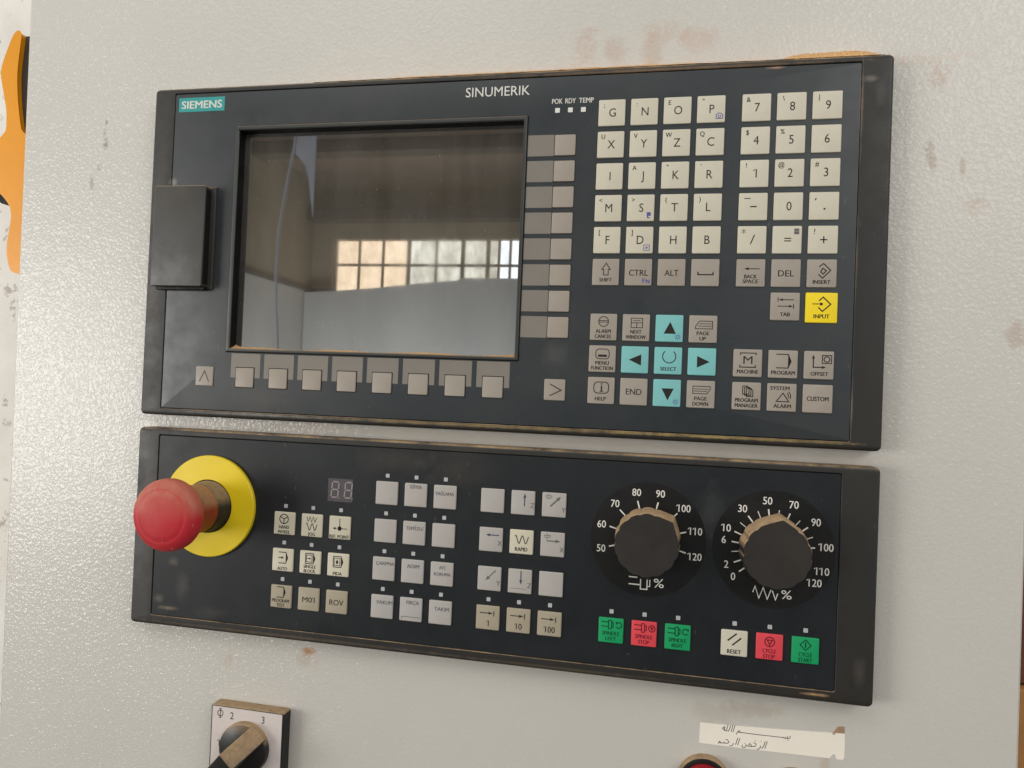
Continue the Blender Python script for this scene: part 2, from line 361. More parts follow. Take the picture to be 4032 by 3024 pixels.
def chaikin(p, k=2):
    for _ in range(k):
        o = []
        for i in range(len(p)):
            a, b_ = p[i], p[(i + 1) % len(p)]
            o += [(a[0] * .75 + b_[0] * .25, a[1] * .75 + b_[1] * .25), (a[0] * .25 + b_[0] * .75, a[1] * .25 + b_[1] * .75)]
        p = o
    return p
body = chaikin(rel(body, -185, 120), 2)
q = MB(); q.loft([(body, 0), (body, -26), (inset(body, .8), -29), (inset(body, 1.8), -30)], True, True); q.build('tool_body', 'orange', T, smooth=35)
pad = rel([(-177.4, -78.6), (-178.7, -66), (-179.8, -53.4), (-180.1, -44), (-179.3, -33), (-178.1, -22), (-175.9, -9.7), (-172.2, 5.3), (-150, 10), (-150, -79)], -185, 120)
q = MB(); q.loft([(pad, -2), (pad, -22), (inset(pad, 1), -24)], True, True); q.build('grip_pad', 'pad', T, smooth=35)
q = MB(); q.lathe(-10.5, -152, [(5, 0), (5, -3), (7.2, -3.5), (7.4, -9), (6, -10), (6, -14), (4.6, -15)], 20); q.build('knob', 'black', T, smooth=35)
q = MB(); lo = rel([(-216, 30), (-200, 44), (-190, 52.5), (-180, 65), (-178, 66), (-200, 60), (-216, 50)], -185, 120); q.loft([(lo, 0), (lo, -18)], True, True); q.build('trigger_guard', 'black', T)

# ---- the workshop that the glass reflects
def sbox(x0, y0, x1, y1, z0, z1): return MB().loft([([(x0, y0), (x1, y0), (x1, y1), (x0, y1)], z0), ([(x0, y0), (x1, y0), (x1, y1), (x0, y1)], z1)], True, True)
q = MB(); q.v = [(-9000, 1400, 1500), (7000, 1400, 1500), (7000, 1400, -9000), (-9000, 1400, -9000)]; q.f = [[0, 1, 2, 3]]; q.build('floor', 'floor', kind='structure')
sbox(-2950, -680, 1200, 1398, -6000, -6120).build('wall_lower', 'rwall_lo', kind='structure')
q = MB()
for x0, y0, x1, y1 in ((-2950, -1700, -2740, -680), (-900, -1700, 1200, -680), (-2740, -1700, -900, -1160)): q.f += [[i + len(q.v) for i in f] for f in sbox(x0, y0, x1, y1, -6000, -6120).f]; q.v += sbox(x0, y0, x1, y1, -6000, -6120).v
q.build('wall_upper', 'rwall_hi', kind='structure')
sbox(-3070, -680, -2950, 1398, -3300, -6120).build('side_wall_lower', 'rwall_lo', kind='structure')
sbox(-3066, -1700, -2946, -690, -3300, -6120).build('side_wall_upper', 'rwall_hi', kind='structure')
sbox(-3070, -1760, 1200, -1700, -3400, -6120).build('ceiling', 'ceil', kind='structure')
sbox(-2940, -1398, 1190, -1310, -5860, -5996).build('beam', 'beam', label='dark beam along the top of the far workshop wall', category='beam')
sbox(-2940, -1697, 1190, -1600, -4900, -5050).build('beam', 'beam', label='dark ceiling beam across the workshop roof', category='beam')
sbox(-2944, -700, -2700, -672, -5990, -5975).build('dado_rail', 'beam', label='short dark rail on the rear wall left of the window row', category='rail')
sbox(-2945, -712, -2925, -672, -3300, -5990).build('dado_rail', 'beam', label='long dark rail along the workshop side wall', category='rail')
WN = thing('workshop_window', 'long row of dirty factory panes reflected in the display glass', 'window', (-1820, -675, -6060))
xs = [-2725, -2500, -2270, -2025, -1765, -1520, -1290, -1190, -1090, -1000, -905]
for i in range(len(xs) - 1):
    for j, (ya, yb) in enumerate(((-1158, -945), (-925, -678))):
        g = 12; mt = 'pane_warm' if i < 3 else ('pane_mid' if i < 6 or (i == 6) else 'pane_cool')
        pm = MB().loft([(rr(xs[i] + g + 1820, ya + 675, xs[i + 1] - g + 1820, yb + 675, 1, 1), 5), (rr(xs[i] + g + 1820, ya + 675, xs[i + 1] - g + 1820, yb + 675, 1, 1), 0)], True, True)
        pm.build('pane', mt, WN)
q = MB()
for i, x in enumerate(xs):
    hw = 18 if i in (3, 5, 6) else 11
    s_ = sbox(x - hw + 1820, -485, x + hw + 1820, -2, 20, -20); n = len(q.v); q.v += s_.v; q.f += [[a + n for a in f] for f in s_.f]
for y0, y1 in ((-485, -480), (-272, -248), (-4, 0)):
    s_ = sbox(-905, y0, 915, y1, 18, -18); n = len(q.v); q.v += s_.v; q.f += [[a + n for a in f] for f in s_.f]
q.build('frame', 'wframe', WN)
q = MB(); pl = [(-2940, -655), (-2700, -668), (-2280, -700), (-1770, -755), (-1510, -775), (-1480, -797), (1100, -797), (1100, 1390), (-2940, 1390)]
q.loft([(pl, -5870), (pl, -5880)], True, True); q.build('sheet_board', 'sheet', label='pale blue-grey sheet leaning below the window row seen in the glass', category='board')
q = MB(); st = [(-1500, -1500), (-1420, -1500), (-1422, -640), (-1452, -830), (-1475, -900), (-1530, -960)]
q.loft([(st, -3000), (st, -3008)], True, True); q.build('plastic_strip', 'film', label='bluish plastic strip hanging at the upper left of the reflected workshop', category='plastic strip')
q = MB()
def tube(q, pts, r, n=8):
    idx = []
    for i, p in enumerate(pts):
        a = Vector(pts[max(0, i - 1)]); b_ = Vector(pts[min(len(pts) - 1, i + 1)]); d = (b_ - a).normalized()
        u = d.cross(Vector((0, 0, 1))).normalized(); v = d.cross(u)
        idx.append(q.add([tuple(Vector(p) + u * r * math.cos(2 * math.pi * k / n) + v * r * math.sin(2 * math.pi * k / n)) for k in range(n)]))
    for a, b_ in zip(idx, idx[1:]):
        for k in range(n): q.f.append([a[k], a[(k + 1) % n], b_[(k + 1) % n], b_[k]])
    q.f.append(idx[0][::-1]); q.f.append(idx[-1])
tube(q, [(-1530, -1500, -3000), (-1535, -1000, -3000), (-1564, -838, -3000), (-1600, -583, -3000), (-1606, -357, -3000), (-1598, -200, -3000), (-1579, 3, -3000), (-1570, 300, -3000)], 7)
q.build('hanging_cable', 'film', label='pale cable hanging in front of the reflected side wall', category='cable', smooth=60)

# ------------------------------------------------------------------ upper panel
A = thing('operator_panel', 'upper black control panel with dark display and full keyboard', 'control panel', (0, 0, 12))
def A_(o): return (o[0], o[1], o[2] - 12)
def ringframe(name, mat, parent, outer, inner, z0, zf, bev, ro, ri, bi=.35, zin=3, off=-12):
    x0, y0, x1, y1 = outer; L = [(rr(x0, y0, x1, y1, ro, 6), z0 + off), (rr(x0, y0, x1, y1, ro, 6), zf + bev + off)]
    for a in (22, 45, 68, 90):
        i = bev * (1 - math.cos(math.radians(a))); L.append((rr(x0 + i, y0 + i, x1 - i, y1 - i, max(.3, ro - i), 6), zf + bev * (1 - math.sin(math.radians(a))) + off))
    a0, b0, a1, b1 = inner
    L.append((rr(a0 - bi, b0 - bi, a1 + bi, b1 + bi, ri + bi, 6), zf + off)); L.append((rr(a0, b0, a1, b1, ri, 6), zf + bi + off)); L.append((rr(a0, b0, a1, b1, ri, 6), zin + off))
    return MB().loft(L, False, False).build(name, mat, parent, smooth=35)
ringframe('housing', 'housing', A, (0, 0, 483, 229.1), (16.1, 3.9, 465.8, 224.4), 12, 0, 2.2, 3.2, 1.2)
MB().rect(3, 3, 480, 226, 8.6 - 12).build('backplate', 'black', A)
ringframe('front_membrane', 'foil', A, (16.65, 4.45, 465.45, 223.95), (64.6, 28.2, 269.5, 183.9), 2.5, .25, .25, 1., .6, .15, 2.5)
ringframe('screen_bezel', 'bezel', A, (64.9, 28.5, 269.2, 183.6), (67.6, 31.4, 266.9, 181.3), 2.4, -.9, .8, .8, .4, .5, .3)
MB().loft([(rr(67.45, 31.25, 267.05, 181.45, .5, 6), .2 - 12), (rr(67.75, 31.5, 266.8, 181.2, .5, 6), .6 - 12), (rr(67.9, 31.7, 266.6, 181.0, .4, 6), 7.3 - 12)], False, False).build('recess_wall', 'deepblack', A)
MB().rect(66.5, 30, 268, 182.6, 7.2 - 12).build('screen_glass', 'screen', A)
# sawdust caught along the bottom ledge of the recess
q = MB(); n = 120; top = []; base = []; back = []
for i in range(n + 1):
    x = 67.7 + 199.1 * i / n; h = .9 + .5 * math.sin(i * .17) + random.uniform(-.15, .2) + (2.5 * math.exp(-i / 2.) if i < 10 else 0) + (1.5 * math.exp(-(n - i) / 2.) if i > n - 10 else 0)
    top.append((x, 181.2 - h * .9, 7.1)); base.append((x, 181.25, .4 + random.uniform(0, .5))); back.append((x, 181.25 - h * .45, 4.0))
ti = q.add(top); mi = q.add(back); bi_ = q.add(base)
for i in range(n): q.f.append([ti[i], ti[i + 1], mi[i + 1], mi[i]]); q.f.append([mi[i], mi[i + 1], bi_[i + 1], bi_[i]])
q.v = [(x, y, z - 12) for x, y, z in q.v]
q.build('sawdust', 'sawdust', A, kind='stuff', smooth=80)
# card cover
C_ = MB().box(10.2, 71.2, 49.5, 140.2, .2 - 12, -9 - 12, 1., .5).build('card_slot_cover', 'cover', A, smooth=35)
MB().box(46, 70.4, 52.4, 141.0, .2 - 12, -1.2 - 12, .5, .3).build('cover_flange', 'cover', C_, smooth=35)
q = MB(); q.rect(49.62, 74, 49.62, 74.1)
q = MB(); q.v = [(49.56, 73.5, -7.6 - 12), (49.56, 138.5, -7.6 - 12), (49.56, 138.5, -2 - 12), (49.56, 73.5, -2 - 12)]; q.f = [[0, 1, 2, 3]]; q.build('finger_recess', 'black', C_)
MB().box(11.2, 138.6, 48.6, 142.1, .2 - 12, -4.5 - 12, .5, .3).build('hinge', 'black', C_, smooth=35)
# brand plate and printing
BP = MB().box(19.4, 7.1, 54.9, 17.0, .3 - 12, .12 - 12, .1, .05).build('brand_label', 'teal', A)
MB(.08 - 12).text('SIEMENS', 37.05, 12.15, 5.1, 31).text('SIEMENS', 37.25, 12.05, 5.2, 31, .07 - 12).text('SIEMENS', 37.45, 12.2, 5.1, 31, .06 - 12).build('lettering', 'white', BP)
for o in BP.children:
    pass
q = MB(.2 - 12); q.text('SINUMERIK', 248.7, 12.0, 6.0, 42.0); q.text('POK', 287.5, 19.95, 3.1, 6.5); q.text('RDY', 295.9, 19.95, 3.1, 6.5); q.text('TEMP', 305.8, 19.95, 3.1, 9.2)
q.build('lettering', 'white', A)
ledm = MB().box(-1.5, -1.5, 1.5, 1.5, .3, 0, .2, .1, 1).mesh('status_light', 'led_on')
for x in (287.9, 296.05, 304.2): put('status_light', ledm, A, (x, 25.75, .2 - 12 - .15))

# key meshes (shared between alike keys)
def keymesh(w, mat, h=.9, bev=.45): return MB().box(0, 0, w, w, h, 0, .7, bev, 3).mesh('key', mat, 35)
KM = {}
def key(parent, x, y, w, mat, legend=None, ink='ink', zt=-.6, h=.9, name='key', label=None, bev=.45):
    k_ = (w, mat, h, bev)
    if k_ not in KM: KM[k_] = keymesh(w, mat, h, bev)
    j = 0
    o = put(name, KM[k_], parent, (x, y, zt - 12))
    if label: o['label'] = label
    if legend:
        q = MB(-.04); extra = legend(q)
        if q.v: q.build('legend', ink, o)
        if extra:
            for fn, ik in extra:
                q2 = MB(-.05); fn(q2); q2.build('legend', ik, o)
    return o
KS = 16.36
AX = [313.85 + 19.82 * i for i in range(4)]; NX = [399.45 + 19.84 * i for i in range(3)]; RY = [20.56, 40.3, 60.03, 79.76, 99.5, 119.2, 138.8]
def letter(main, small='', cap=5.1, sub=None):
    def f(q):
        if main: q.text(main, 8.6, 8.1, cap, None)
        if small: q.text(small, 3.5, 3.3, 2.8)
        return sub
    return f
cam_ic = [(lambda q: (q.line([(11.6, 11.6), (12.3, 10.8), (13.8, 10.8), (14.5, 11.6), (15, 11.6), (15, 14), (11.2, 14), (11.2, 11.6)], .35, closed=True), q.ring(13.1, 12.8, .8, .3, 10)), 'inkblue')]
cup_ic = [(lambda q: (q.rect(12, 10.9, 14.4, 13.2), q.line([(12.5, 13.2), (12.5, 14.2), (13.8, 14.2)], .5)), 'inkblue')]
play_ic = [(lambda q: (q.line([(11, 11.2), (14.3, 11.2), (14.3, 14.5), (11, 14.5)], .3, closed=True), q.poly([(12.1, 12), (13.6, 12.9), (12.1, 13.8)])), 'inkblue')]
calc_ic = [(lambda q: (q.rect(12.0, 1.7, 14.8, 3.0), q.rect(12.0, 3.2, 14.8, 5.0)), 'inkgrey')]
rows = [[('G', ';'), ('N', ':'), ('O', 'E'), ('P', '"', cam_ic)], [('X', 'U'), ('Y', 'V'), ('Z', 'W'), ('C', 'Q')], [('I', ''), ('J', 'A'), ('K', '"'), ('R', "'")],
        [('M', '<'), ('S', '>', cup_ic), ('T', '('), ('L', ')')], [('F', '['), ('D', ']', play_ic), ('H', ''), ('B', '')]]
for r, row in enumerate(rows):
    for c_, e in enumerate(row):
        key(A, AX[c_], RY[r], KS, 'ivory', letter(e[0], e[1], sub=e[2] if len(e) > 2 else None))
nums = [[('7', '&'), ('8', '\\'), ('9', '|')], [('4', '$'), ('5', '%'), ('6', '')], [('1', '!'), ('2', '@'), ('3', '#')]]
for r, row in enumerate(nums):
    for c_, e in enumerate(row): key(A, NX[c_], RY[r], KS, 'ivory', letter(e[0], e[1]))
key(A, NX[0], RY[3], KS, 'ivory', lambda q: (q.line([(6.6, 8.2), (10.2, 8.2)], .6), q.line([(3, 3.3), (6.6, 3.3)], .4), None)[2])
key(A, NX[1], RY[3], KS, 'ivory', letter('0'))
key(A, NX[2], RY[3], KS, 'ivory', lambda q: (q.rect(7.9, 9.4, 8.9, 10.4), q.line([(3.7, 3.6), (3.2, 4.8)], .5), None)[2])
key(A, NX[0], RY[4], KS, 'ivory', lambda q: (q.line([(9.6, 5.2), (7.4, 10.8)], .5), q.text('*', 3.4, 4.2, 4.6), None)[2])
key(A, NX[1], RY[4], KS, 'ivory', lambda q: (q.line([(6.6, 7.4), (10.4, 7.4)], .5), q.line([(6.6, 8.9), (10.4, 8.9)], .5), calc_ic)[2])
key(A, NX[2], RY[4], KS, 'ivory', lambda q: (q.line([(6.6, 8.2), (10.6, 8.2)], .55), q.line([(8.6, 6.2), (8.6, 10.2)], .55), q.text('?', 3.4, 3.3, 2.9), None)[3])
LH = 2.2
def two(q, a, b_, wa, wb, y1=10.7, y2=13.9, cx=8.2, cap=LH): q.text(a, cx, y1, cap, wa); q.text(b_, cx, y2, cap, wb)
def f_shift(q): q.line([(8.4, 2.7), (11, 6.6), (9.8, 6.6), (9.8, 10), (7, 10), (7, 6.6), (5.8, 6.6)], .4, closed=True); q.text('SHIFT', 8.3, 13, LH, 7.4)
def f_ctrl(q): q.text('CTRL', 8.3, 8.5, 3.6, 11.4); return [(lambda k: k.text('Fɴ', 13, 13.4, 2.7, 4.2), 'inkblue')]
def f_space(q): q.line([(4, 7.6), (4, 9.4), (12.8, 9.4), (12.8, 7.6)], .6)
def f_back(q): q.arrow(13.2, 5.7, 4.4, 5.7, .4, 2.6, 1.8); two(q, 'BACK', 'SPACE', 7.2, 8.6, 10.3, 13.2)
def f_ins(q):
    q.line([(6.6, 4.4), (9, 2.4), (13, 6.4), (8.6, 11), (6.4, 8.8)], .5); q.line([(8.6, 5.2), (10.6, 6.6), (8.9, 8.6), (7.6, 7.3)], .5, closed=True); q.text('INSERT', 8.2, 13.2, LH, 9.6)
def f_tab(q):
    q.arrow(13, 4.2, 4.6, 4.2, .4, 2.2, 1.7); q.line([(4.2, 3), (4.2, 5.4)], .4); q.arrow(4, 8, 12.6, 8, .4, 2.2, 1.7); q.line([(12.9, 6.8), (12.9, 9.4)], .4); q.text('TAB', 8.3, 12.8, LH, 5.4)
def f_input(q):
    q.line([(7.4, 4.8), (9.6, 2.6), (13.8, 6.7), (9.4, 10.9), (7, 8.6)], .55); q.arrow(3.8, 6.6, 7.6, 6.6, .4, .1, .1); q.poly(circ(8.6, 6.6, .9, 12)); q.text('INPUT', 9, 13.8, LH + .1, 8.6)
for c_, fn in enumerate((f_shift, f_ctrl, lambda q: (q.text('ALT', 8.2, 8.5, 3.6, 8.2), None)[1], f_space)): key(A, AX[c_], RY[5], KS, 'beige', fn)
for c_, fn in enumerate((f_back, lambda q: (q.text('DEL', 8.2, 8.3, 3.6, 8.8), None)[1], f_ins)): key(A, NX[c_], RY[5], KS, 'beige', fn)
key(A, 419.45, 138.8, KS, 'beige', f_tab)
key(A, 438.95, 138.6, 17.6, 'yellowkey', f_input, label='bright yellow INPUT key')
def f_alc(q):
    q.ring(8.2, 4.8, 3, .4); q.line([(5.2, 4.3), (11.2, 4.3)], .4); q.line([(5.3, 5.2), (11.1, 5.2)], .3); two(q, 'ALARM', 'CANCEL', 9.2, 10.2)
def f_nw(q):
    q.line([(5.2, 2.4), (12, 2.4), (12, 8.2), (5.2, 8.2)], .35, closed=True); q.line([(5.2, 5.2), (12, 5.2)], .35); q.line([(8.6, 5.2), (8.6, 8.2)], .35); q.line([(6.4, 3.8), (10.8, 3.8)], .3); two(q, 'NEXT', 'WINDOW', 6.6, 12)
def page(q, dn, l2, w2):
    pts = [(3.8, 8), (3.8, 6.6), (6, 3.4), (13.6, 3.4), (13.6, 8)] if not dn else [(3.6, 3.4), (13.6, 3.4), (13.6, 5), (11.8, 7.8), (3.6, 7.8)]
    q.line(pts, .35, closed=True); q.line([(6, 5), (13, 5)] if not dn else [(4, 5), (12.6, 5)], .3); q.line([(5.2, 6.4), (13, 6.4)] if not dn else [(4, 6.3), (11.8, 6.3)], .3)
    two(q, 'PAGE', l2, 7.2, w2)
def f_menu(q):
    q.line(rr(4.2, 2.2, 12.4, 8.2, 2, 3), .4, closed=True); q.rect(5.6, 5.6, 11, 7); two(q, 'MENU', 'FUNCTION', 8.2, 13.4)
def f_help(q):
    q.line(rr(3.8, 3, 12.8, 9.8, 2.2, 3), .45, closed=True); q.rect(8, 5.2, 8.9, 8.9); q.rect(8, 3.7, 8.9, 4.6); q.rect(7.4, 8.5, 9.6, 8.95); q.text('HELP', 8, 13.2, LH, 6.6)
def sun(q):
    q.ring(0, 0, 1.0, .25, 8)
def f_tri(k, s=False):
    pts = {'u': [(8.7, 4.2), (12.2, 11.4), (5, 11.4)], 'd': [(8.7, 12.6), (12.2, 5.4), (5, 5.4)], 'l': [(4.6, 8.2), (12, 4.8), (12, 11.6)], 'r': [(12.8, 8.2), (5.4, 4.8), (5.4, 11.8)]}[k]
    def f(q):
        q.poly(pts)
        if s: return [(lambda k_: (k_.ring(13.4, 13.3, .9, .3, 8), [k_.line([(13.4 + 1.3 * math.cos(a), 13.3 + 1.3 * math.sin(a)), (13.4 + 1.9 * math.cos(a), 13.3 + 1.9 * math.sin(a))], .25) for a in [i * math.pi / 4 for i in range(8)]]), 'inkblue')]
    return f
def f_sel(q): q.ring(8.8, 5.6, 3.9, .45, 26, -52, 232); q.text('SELECT', 8.5, 13.1, LH, 9.4)
CY = [153.1, 172.65, 192.15]
key(A, AX[0], CY[0], KS, 'beige', f_alc); key(A, AX[1], CY[0], KS, 'beige', f_nw)
key(A, AX[2], CY[0], KS, 'cyan', f_tri('u', True), label='cyan up arrow key'); key(A, AX[3], CY[0], KS, 'beige', lambda q: page(q, 0, 'UP', 3.8))
key(A, AX[0], CY[1], KS, 'beige', f_menu); key(A, AX[1], CY[1], KS, 'cyan', f_tri('l'), label='cyan left arrow key')
key(A, AX[2], CY[1], KS, 'cyan', f_sel, label='cyan SELECT key'); key(A, AX[3], CY[1], KS, 'cyan', f_tri('r'), label='cyan right arrow key')
key(A, AX[0], CY[2], KS, 'beige', f_help); key(A, AX[1], CY[2], KS, 'beige', lambda q: (q.text('END', 8.2, 8.2, 3.6, 9.4), None)[1])
key(A, AX[2], CY[2], KS, 'cyan', f_tri('d', True), label='cyan down arrow key'); key(A, AX[3], CY[2], KS, 'beige', lambda q: page(q, 1, 'DOWN', 9))
def f_mach(q):
    q.line([(4, 3.4), (4, 2.2), (12.8, 2.2), (12.8, 3.4)], .45); q.line([(3.8, 9.2), (3.8, 10.6), (12.6, 10.6), (12.6, 9.2)], .5); q.text('M', 8.3, 6.3, 4.6, 5.2); q.text('MACHINE', 8.3, 13.2, LH, 12)
def f_prog(q):
    q.line([(4.4, 2.4), (11, 2.4), (12.6, 6.5), (11, 10.4), (4.4, 10.4)], .45); q.poly([(11, 2.2), (12.7, 6.4), (11, 10.6)]); q.text('PROGRAM', 8.4, 13.2, LH, 13.2)
def f_off(q):
    q.arrow(5.1, 9.6, 5.1, 2.2, .5, 2.2, 1.8); q.arrow(4.9, 9.4, 12.2, 9.4, .5, 2.4, 1.8); q.line([(10, 2.4), (15, 2.4), (15, 7), (10, 7)], .4, closed=True); q.ring(12.5, 4.7, 1.6, .45, 12); q.text('OFFSET', 8.6, 13.2, LH, 9.6)
def f_pm(q):
    for k in (0, 1, 2): q.line([(6 + k * 1.1, 2.2 + k * .7), (8.6 + k * 1.1, 2.2 + k * .7), (9.6 + k * 1.1, 3.6 + k * .7), (9.6 + k * 1.1, 7 + k * .7), (6 + k * 1.1, 7 + k * .7)], .4, closed=True)
    two(q, 'PROGRAM', 'MANAGER', 12.8, 12.8, 10.6, 13.7)
def f_sys(q):
    q.text('SYSTEM', 7, 2.8, LH, 10.6); q.line([(8.9, 5.6), (12.2, 10.6), (5.2, 10.6)], .45, closed=True); q.ring(9.4, 7.6, 2.6, .4, 6, -50, 20); q.ring(9.4, 7.6, 3.8, .4, 6, -50, 20); q.text('ALARM', 8.6, 13.2, LH, 9.6)
for i, fn in enumerate((f_mach, f_prog, f_off)): key(A, NX[i] + .15, 172.65, KS, 'beige', fn)
for i, fn in enumerate((f_pm, f_sys, lambda q: (q.text('CUSTOM', 8.2, 8.2, 2.5, 11.8), None)[1])): key(A, NX[i] + .1, 192.15, KS, 'beige', fn)
# soft keys and their printed fields
for k in range(8):
    y = 41.35 + 16.32 * k
    MB(.18 - 12).rect(269.9, y - .3, 286.7, y + 13.1).build('softkey_field', 'field', A)
    MB(.16 - 12).rect(286.7, y - .3, 300.4, y + 13.4).build('softkey_outline', 'ink', A)
    key(A, 287.15, y, 13.05, 'beige', None, name='softkey', zt=-.45, h=.7, bev=.35)
for k in range(8):
    x = 69.2 + 24.78 * k
    MB(.18 - 12).rect(x, 184.6, x + 21.9 - .06 * k, 201.1).build('softkey_field', 'field', A)
    MB(.16 - 12).rect(x + 3.7, 193.8, x + 18.0, 208.0).build('softkey_outline', 'ink', A)
    key(A, x + 4.2, 194.35, 13.2, 'beige', None, name='softkey', zt=-.45, h=.7, bev=.35)
key(A, 42.95, 194.3, 13.2, 'beige', lambda q: (q.line([(3, 10.4), (6.7, 3), (10.2, 10.4)], .45), None)[1], zt=-.45, h=.7, bev=.35)
key(A, 286.6, 194.4, 13.2, 'beige', lambda q: (q.line([(3.6, 3), (10.8, 6.8), (3.6, 10.4)], .5), None)[1], zt=-.45, h=.7, bev=.35)

# ------------------------------------------------------------------ lower panel (local origin at plan (0,238.1))
Y0 = 238.1
B = thing('machine_control_panel', 'lower black control panel with red emergency stop and two dials', 'control panel', (0, Y0, 12))
ringframe('housing', 'housing', B, (0, 0, 483, 136.4), (16.4, 4.7, 462.2, 129.6), 12, 0, 2.2, 3.2, 1.2)
MB().rect(3, 3, 480, 133, 2.6 - 12).build('backplate', 'black', B)
q = MB(); x0, y0, x1, y1 = 17.0, 5.2, 461.9, 129.2
q.loft([(rr(x0, y0, x1, y1, 1), 2.5 - 12), (rr(x0, y0, x1, y1, 1), .35 - 12), (rr(x0 + .2, y0 + .2, x1 - .2, y1 - .2, .8), .2 - 12)], False, True); q.build('front_membrane', 'foil_dim', B, smooth=35)
LK = 15.05
def arrows(q, kind):
    g = .55
    if kind == 'u': q.arrow(8.6, 9.6, 8.6, 1.6, g, 2.8, 2.)
    if kind == 'd': q.arrow(8.2, .8, 8.2, 9.4, g, 2.8, 2.)
    if kind == 'l': q.arrow(12.8, 4.6, 4.2, 4.6, g, 2.8, 2.)
    if kind == 'r': q.arrow(3.8, 5.4, 12.6, 5.4, g, 3.2, 2.2)
    if kind == 'ur': q.arrow(5.2, 8.6, 11.8, 2.2, g + .2, 3, 2.4)
    if kind == 'dl': q.arrow(11.6, 2, 5.2, 8.6, g, 3, 2.4)
def prog_ic(q, x, y, w, h, arr=True):
    q.line([(x, y), (x + w, y), (x + w + 1.4, y + h / 2), (x + w, y + h), (x, y + h)], .45); q.poly([(x + w, y), (x + w + 1.5, y + h / 2), (x + w, y + h)])
def g_hw(q):
    q.ring(7.3, 4.6, 3.1, .5, 24)
    for a in (90, 210, 330): q.line([(7.3, 4.6), (7.3 + 3 * math.cos(math.radians(a)), 4.6 + 3 * math.sin(math.radians(a)))], .5)
    two(q, 'HAND', 'WHEEL', 7.2, 8.8, 10, 13.2, 7.5, 2.1)
def g_jog(q):
    q.line([(4, 1.8), (4.9, 5), (6.2, 1.8), (7.3, 5.2), (8.6, 1.8), (9.7, 5.2), (11, 2.4)], .4)
    wave(q, 3.6, 8.4, 7.8, 2.2); q.text('JOG', 7.6, 13.2, 2.1, 5)
def wave(q, x, y, w, a):
    q.line([(x + w * i / 28, y - a * math.sin(4 * math.pi * i / 28 + .9)) for i in range(29)], .45)
def g_ref(q):
    q.line([(7.6, 1.6), (7.6, 7.6)], .4); q.line([(7.6, 8), (13, 8)], .4); q.arrow(2.8, 8, 5.8, 8, .4, 2, 1.7); q.poly(circ(7.6, 8, 1.5, 14)); q.text('REF. POINT', 7.6, 13.3, 2.1, 13.8)
def g_auto(q): prog_ic(q, 4.6, 2.4, 5.2, 7.2); q.arrow(4.4, 6, 8.6, 6, .45, 2, 1.8); q.text('AUTO', 7.5, 13.2, 2.1, 7)
def g_sb(q):
    prog_ic(q, 4.2, 1.6, 5.4, 6.8); q.line([(4.2, 1.6), (4.2, 8.4)], .4); q.line([(4.9, 2.7), (8.9, 2.7), (8.9, 7.3), (4.9, 7.3)], .35, closed=True); q.arrow(5, 5, 8.4, 5, .35, 1.6, 1.4); two(q, 'SINGLE', 'BLOCK', 8.6, 8.2, 10.3, 13.2, 7.4, 2.1)
def g_mda(q):
    prog_ic(q, 4.2, 2, 5.4, 7); q.line([(4.2, 2), (4.2, 9)], .4); q.line([(4.9, 3.1), (8.9, 3.1), (8.9, 7.9), (4.9, 7.9)], .35, closed=True); q.poly([(6.9, 3.7), (7.9, 6), (6.9, 7.2), (5.9, 6)]); q.text('MDA', 7.4, 13.2, 2.1, 6.2)
def g_pt(q): prog_ic(q, 4.4, 1.2, 4.8, 6.8); two(q, 'PROGRAM', 'TEST', 12.4, 5.8, 10.2, 13.1, 7.4, 2.1)
def tx(body, x, y, cap, w): return lambda q: (q.text(body, x, y, cap, w), None)[1]
RL = [289.6 - Y0, 313.95 - Y0, 338.3 - Y0]
GX = [107.25 + 19.83 * i for i in range(3)]
for r, (m_, fns) in enumerate((('cream', (g_hw, g_jog, g_ref)), ('cream', (g_auto, g_sb, g_mda)), ('khaki', (g_pt, tx('M01', 7.6, 7.8, 3.4, 8.8), tx('ROV', 7.6, 7.8, 3.6, 9.8))))):
    for c_, fn in enumerate(fns): key(B, GX[c_], RL[r], LK, m_, fn, zt=-.9, h=1.2, bev=.6)
RB = [264.75 - Y0, 289.2 - Y0, 313.7 - Y0, 338.15 - Y0]
HX = [178.55 + 19.68 * i for i in range(3)]
def cap_line(q): q.text('FIRÇA', 9, 3.4, 2.3, 8.4)
BL = [[None, tx('SİPER', 7.7, 2.3, 2.1, 8), tx('YAĞLAMA', 7.3, 5.4, 2.1, 12.4)], [None, tx('TEMİZLE', 8, 4.4, 2.1, 11.8), None],
      [tx('ÇARPMA', 8.6, 4, 2.1, 12.4), tx('ADIM', 8, 4.2, 2.3, 8.2), lambda q: two(q, 'ATC', 'KORUMA', 4.4, 11, 3.4, 7.6, 8, 2.)],
      [tx('VAKUM', 9.2, 4.6, 2.3, 11), lambda q: (q.text('FIRÇA', 8.8, 3.0, 2.3, 8.4), q.line([(14.2, 12.2), (1.6, 12.2), (1.6, 13.8)], .3), None)[2], tx('TAKIM', 8.6, 5.2, 2.3, 9.8)]]
for r in range(4):
    for c_ in range(3): key(B, HX[c_], RB[r], LK, 'silver', BL[r][c_], 'inkgrey', zt=-.9, h=1.2, bev=.6)
JX = [249.15 + 19.6 * i for i in range(3)]
def jog(kind, lt='', lx=13, ly=9.4, mark=0):
    def f(q):
        arrows(q, kind)
        return [(lambda k: (k.text(lt, lx, ly, 3., 2.6), (k.ring(4.2, 1.9, 1.9, .3, 10, 0, 180), k.line([(4.2, .8), (4.2, 3.6)], .25), k.line([(2.4, 2), (6, 2)], .25)) if mark else None), 'inkgrey')]
    return f
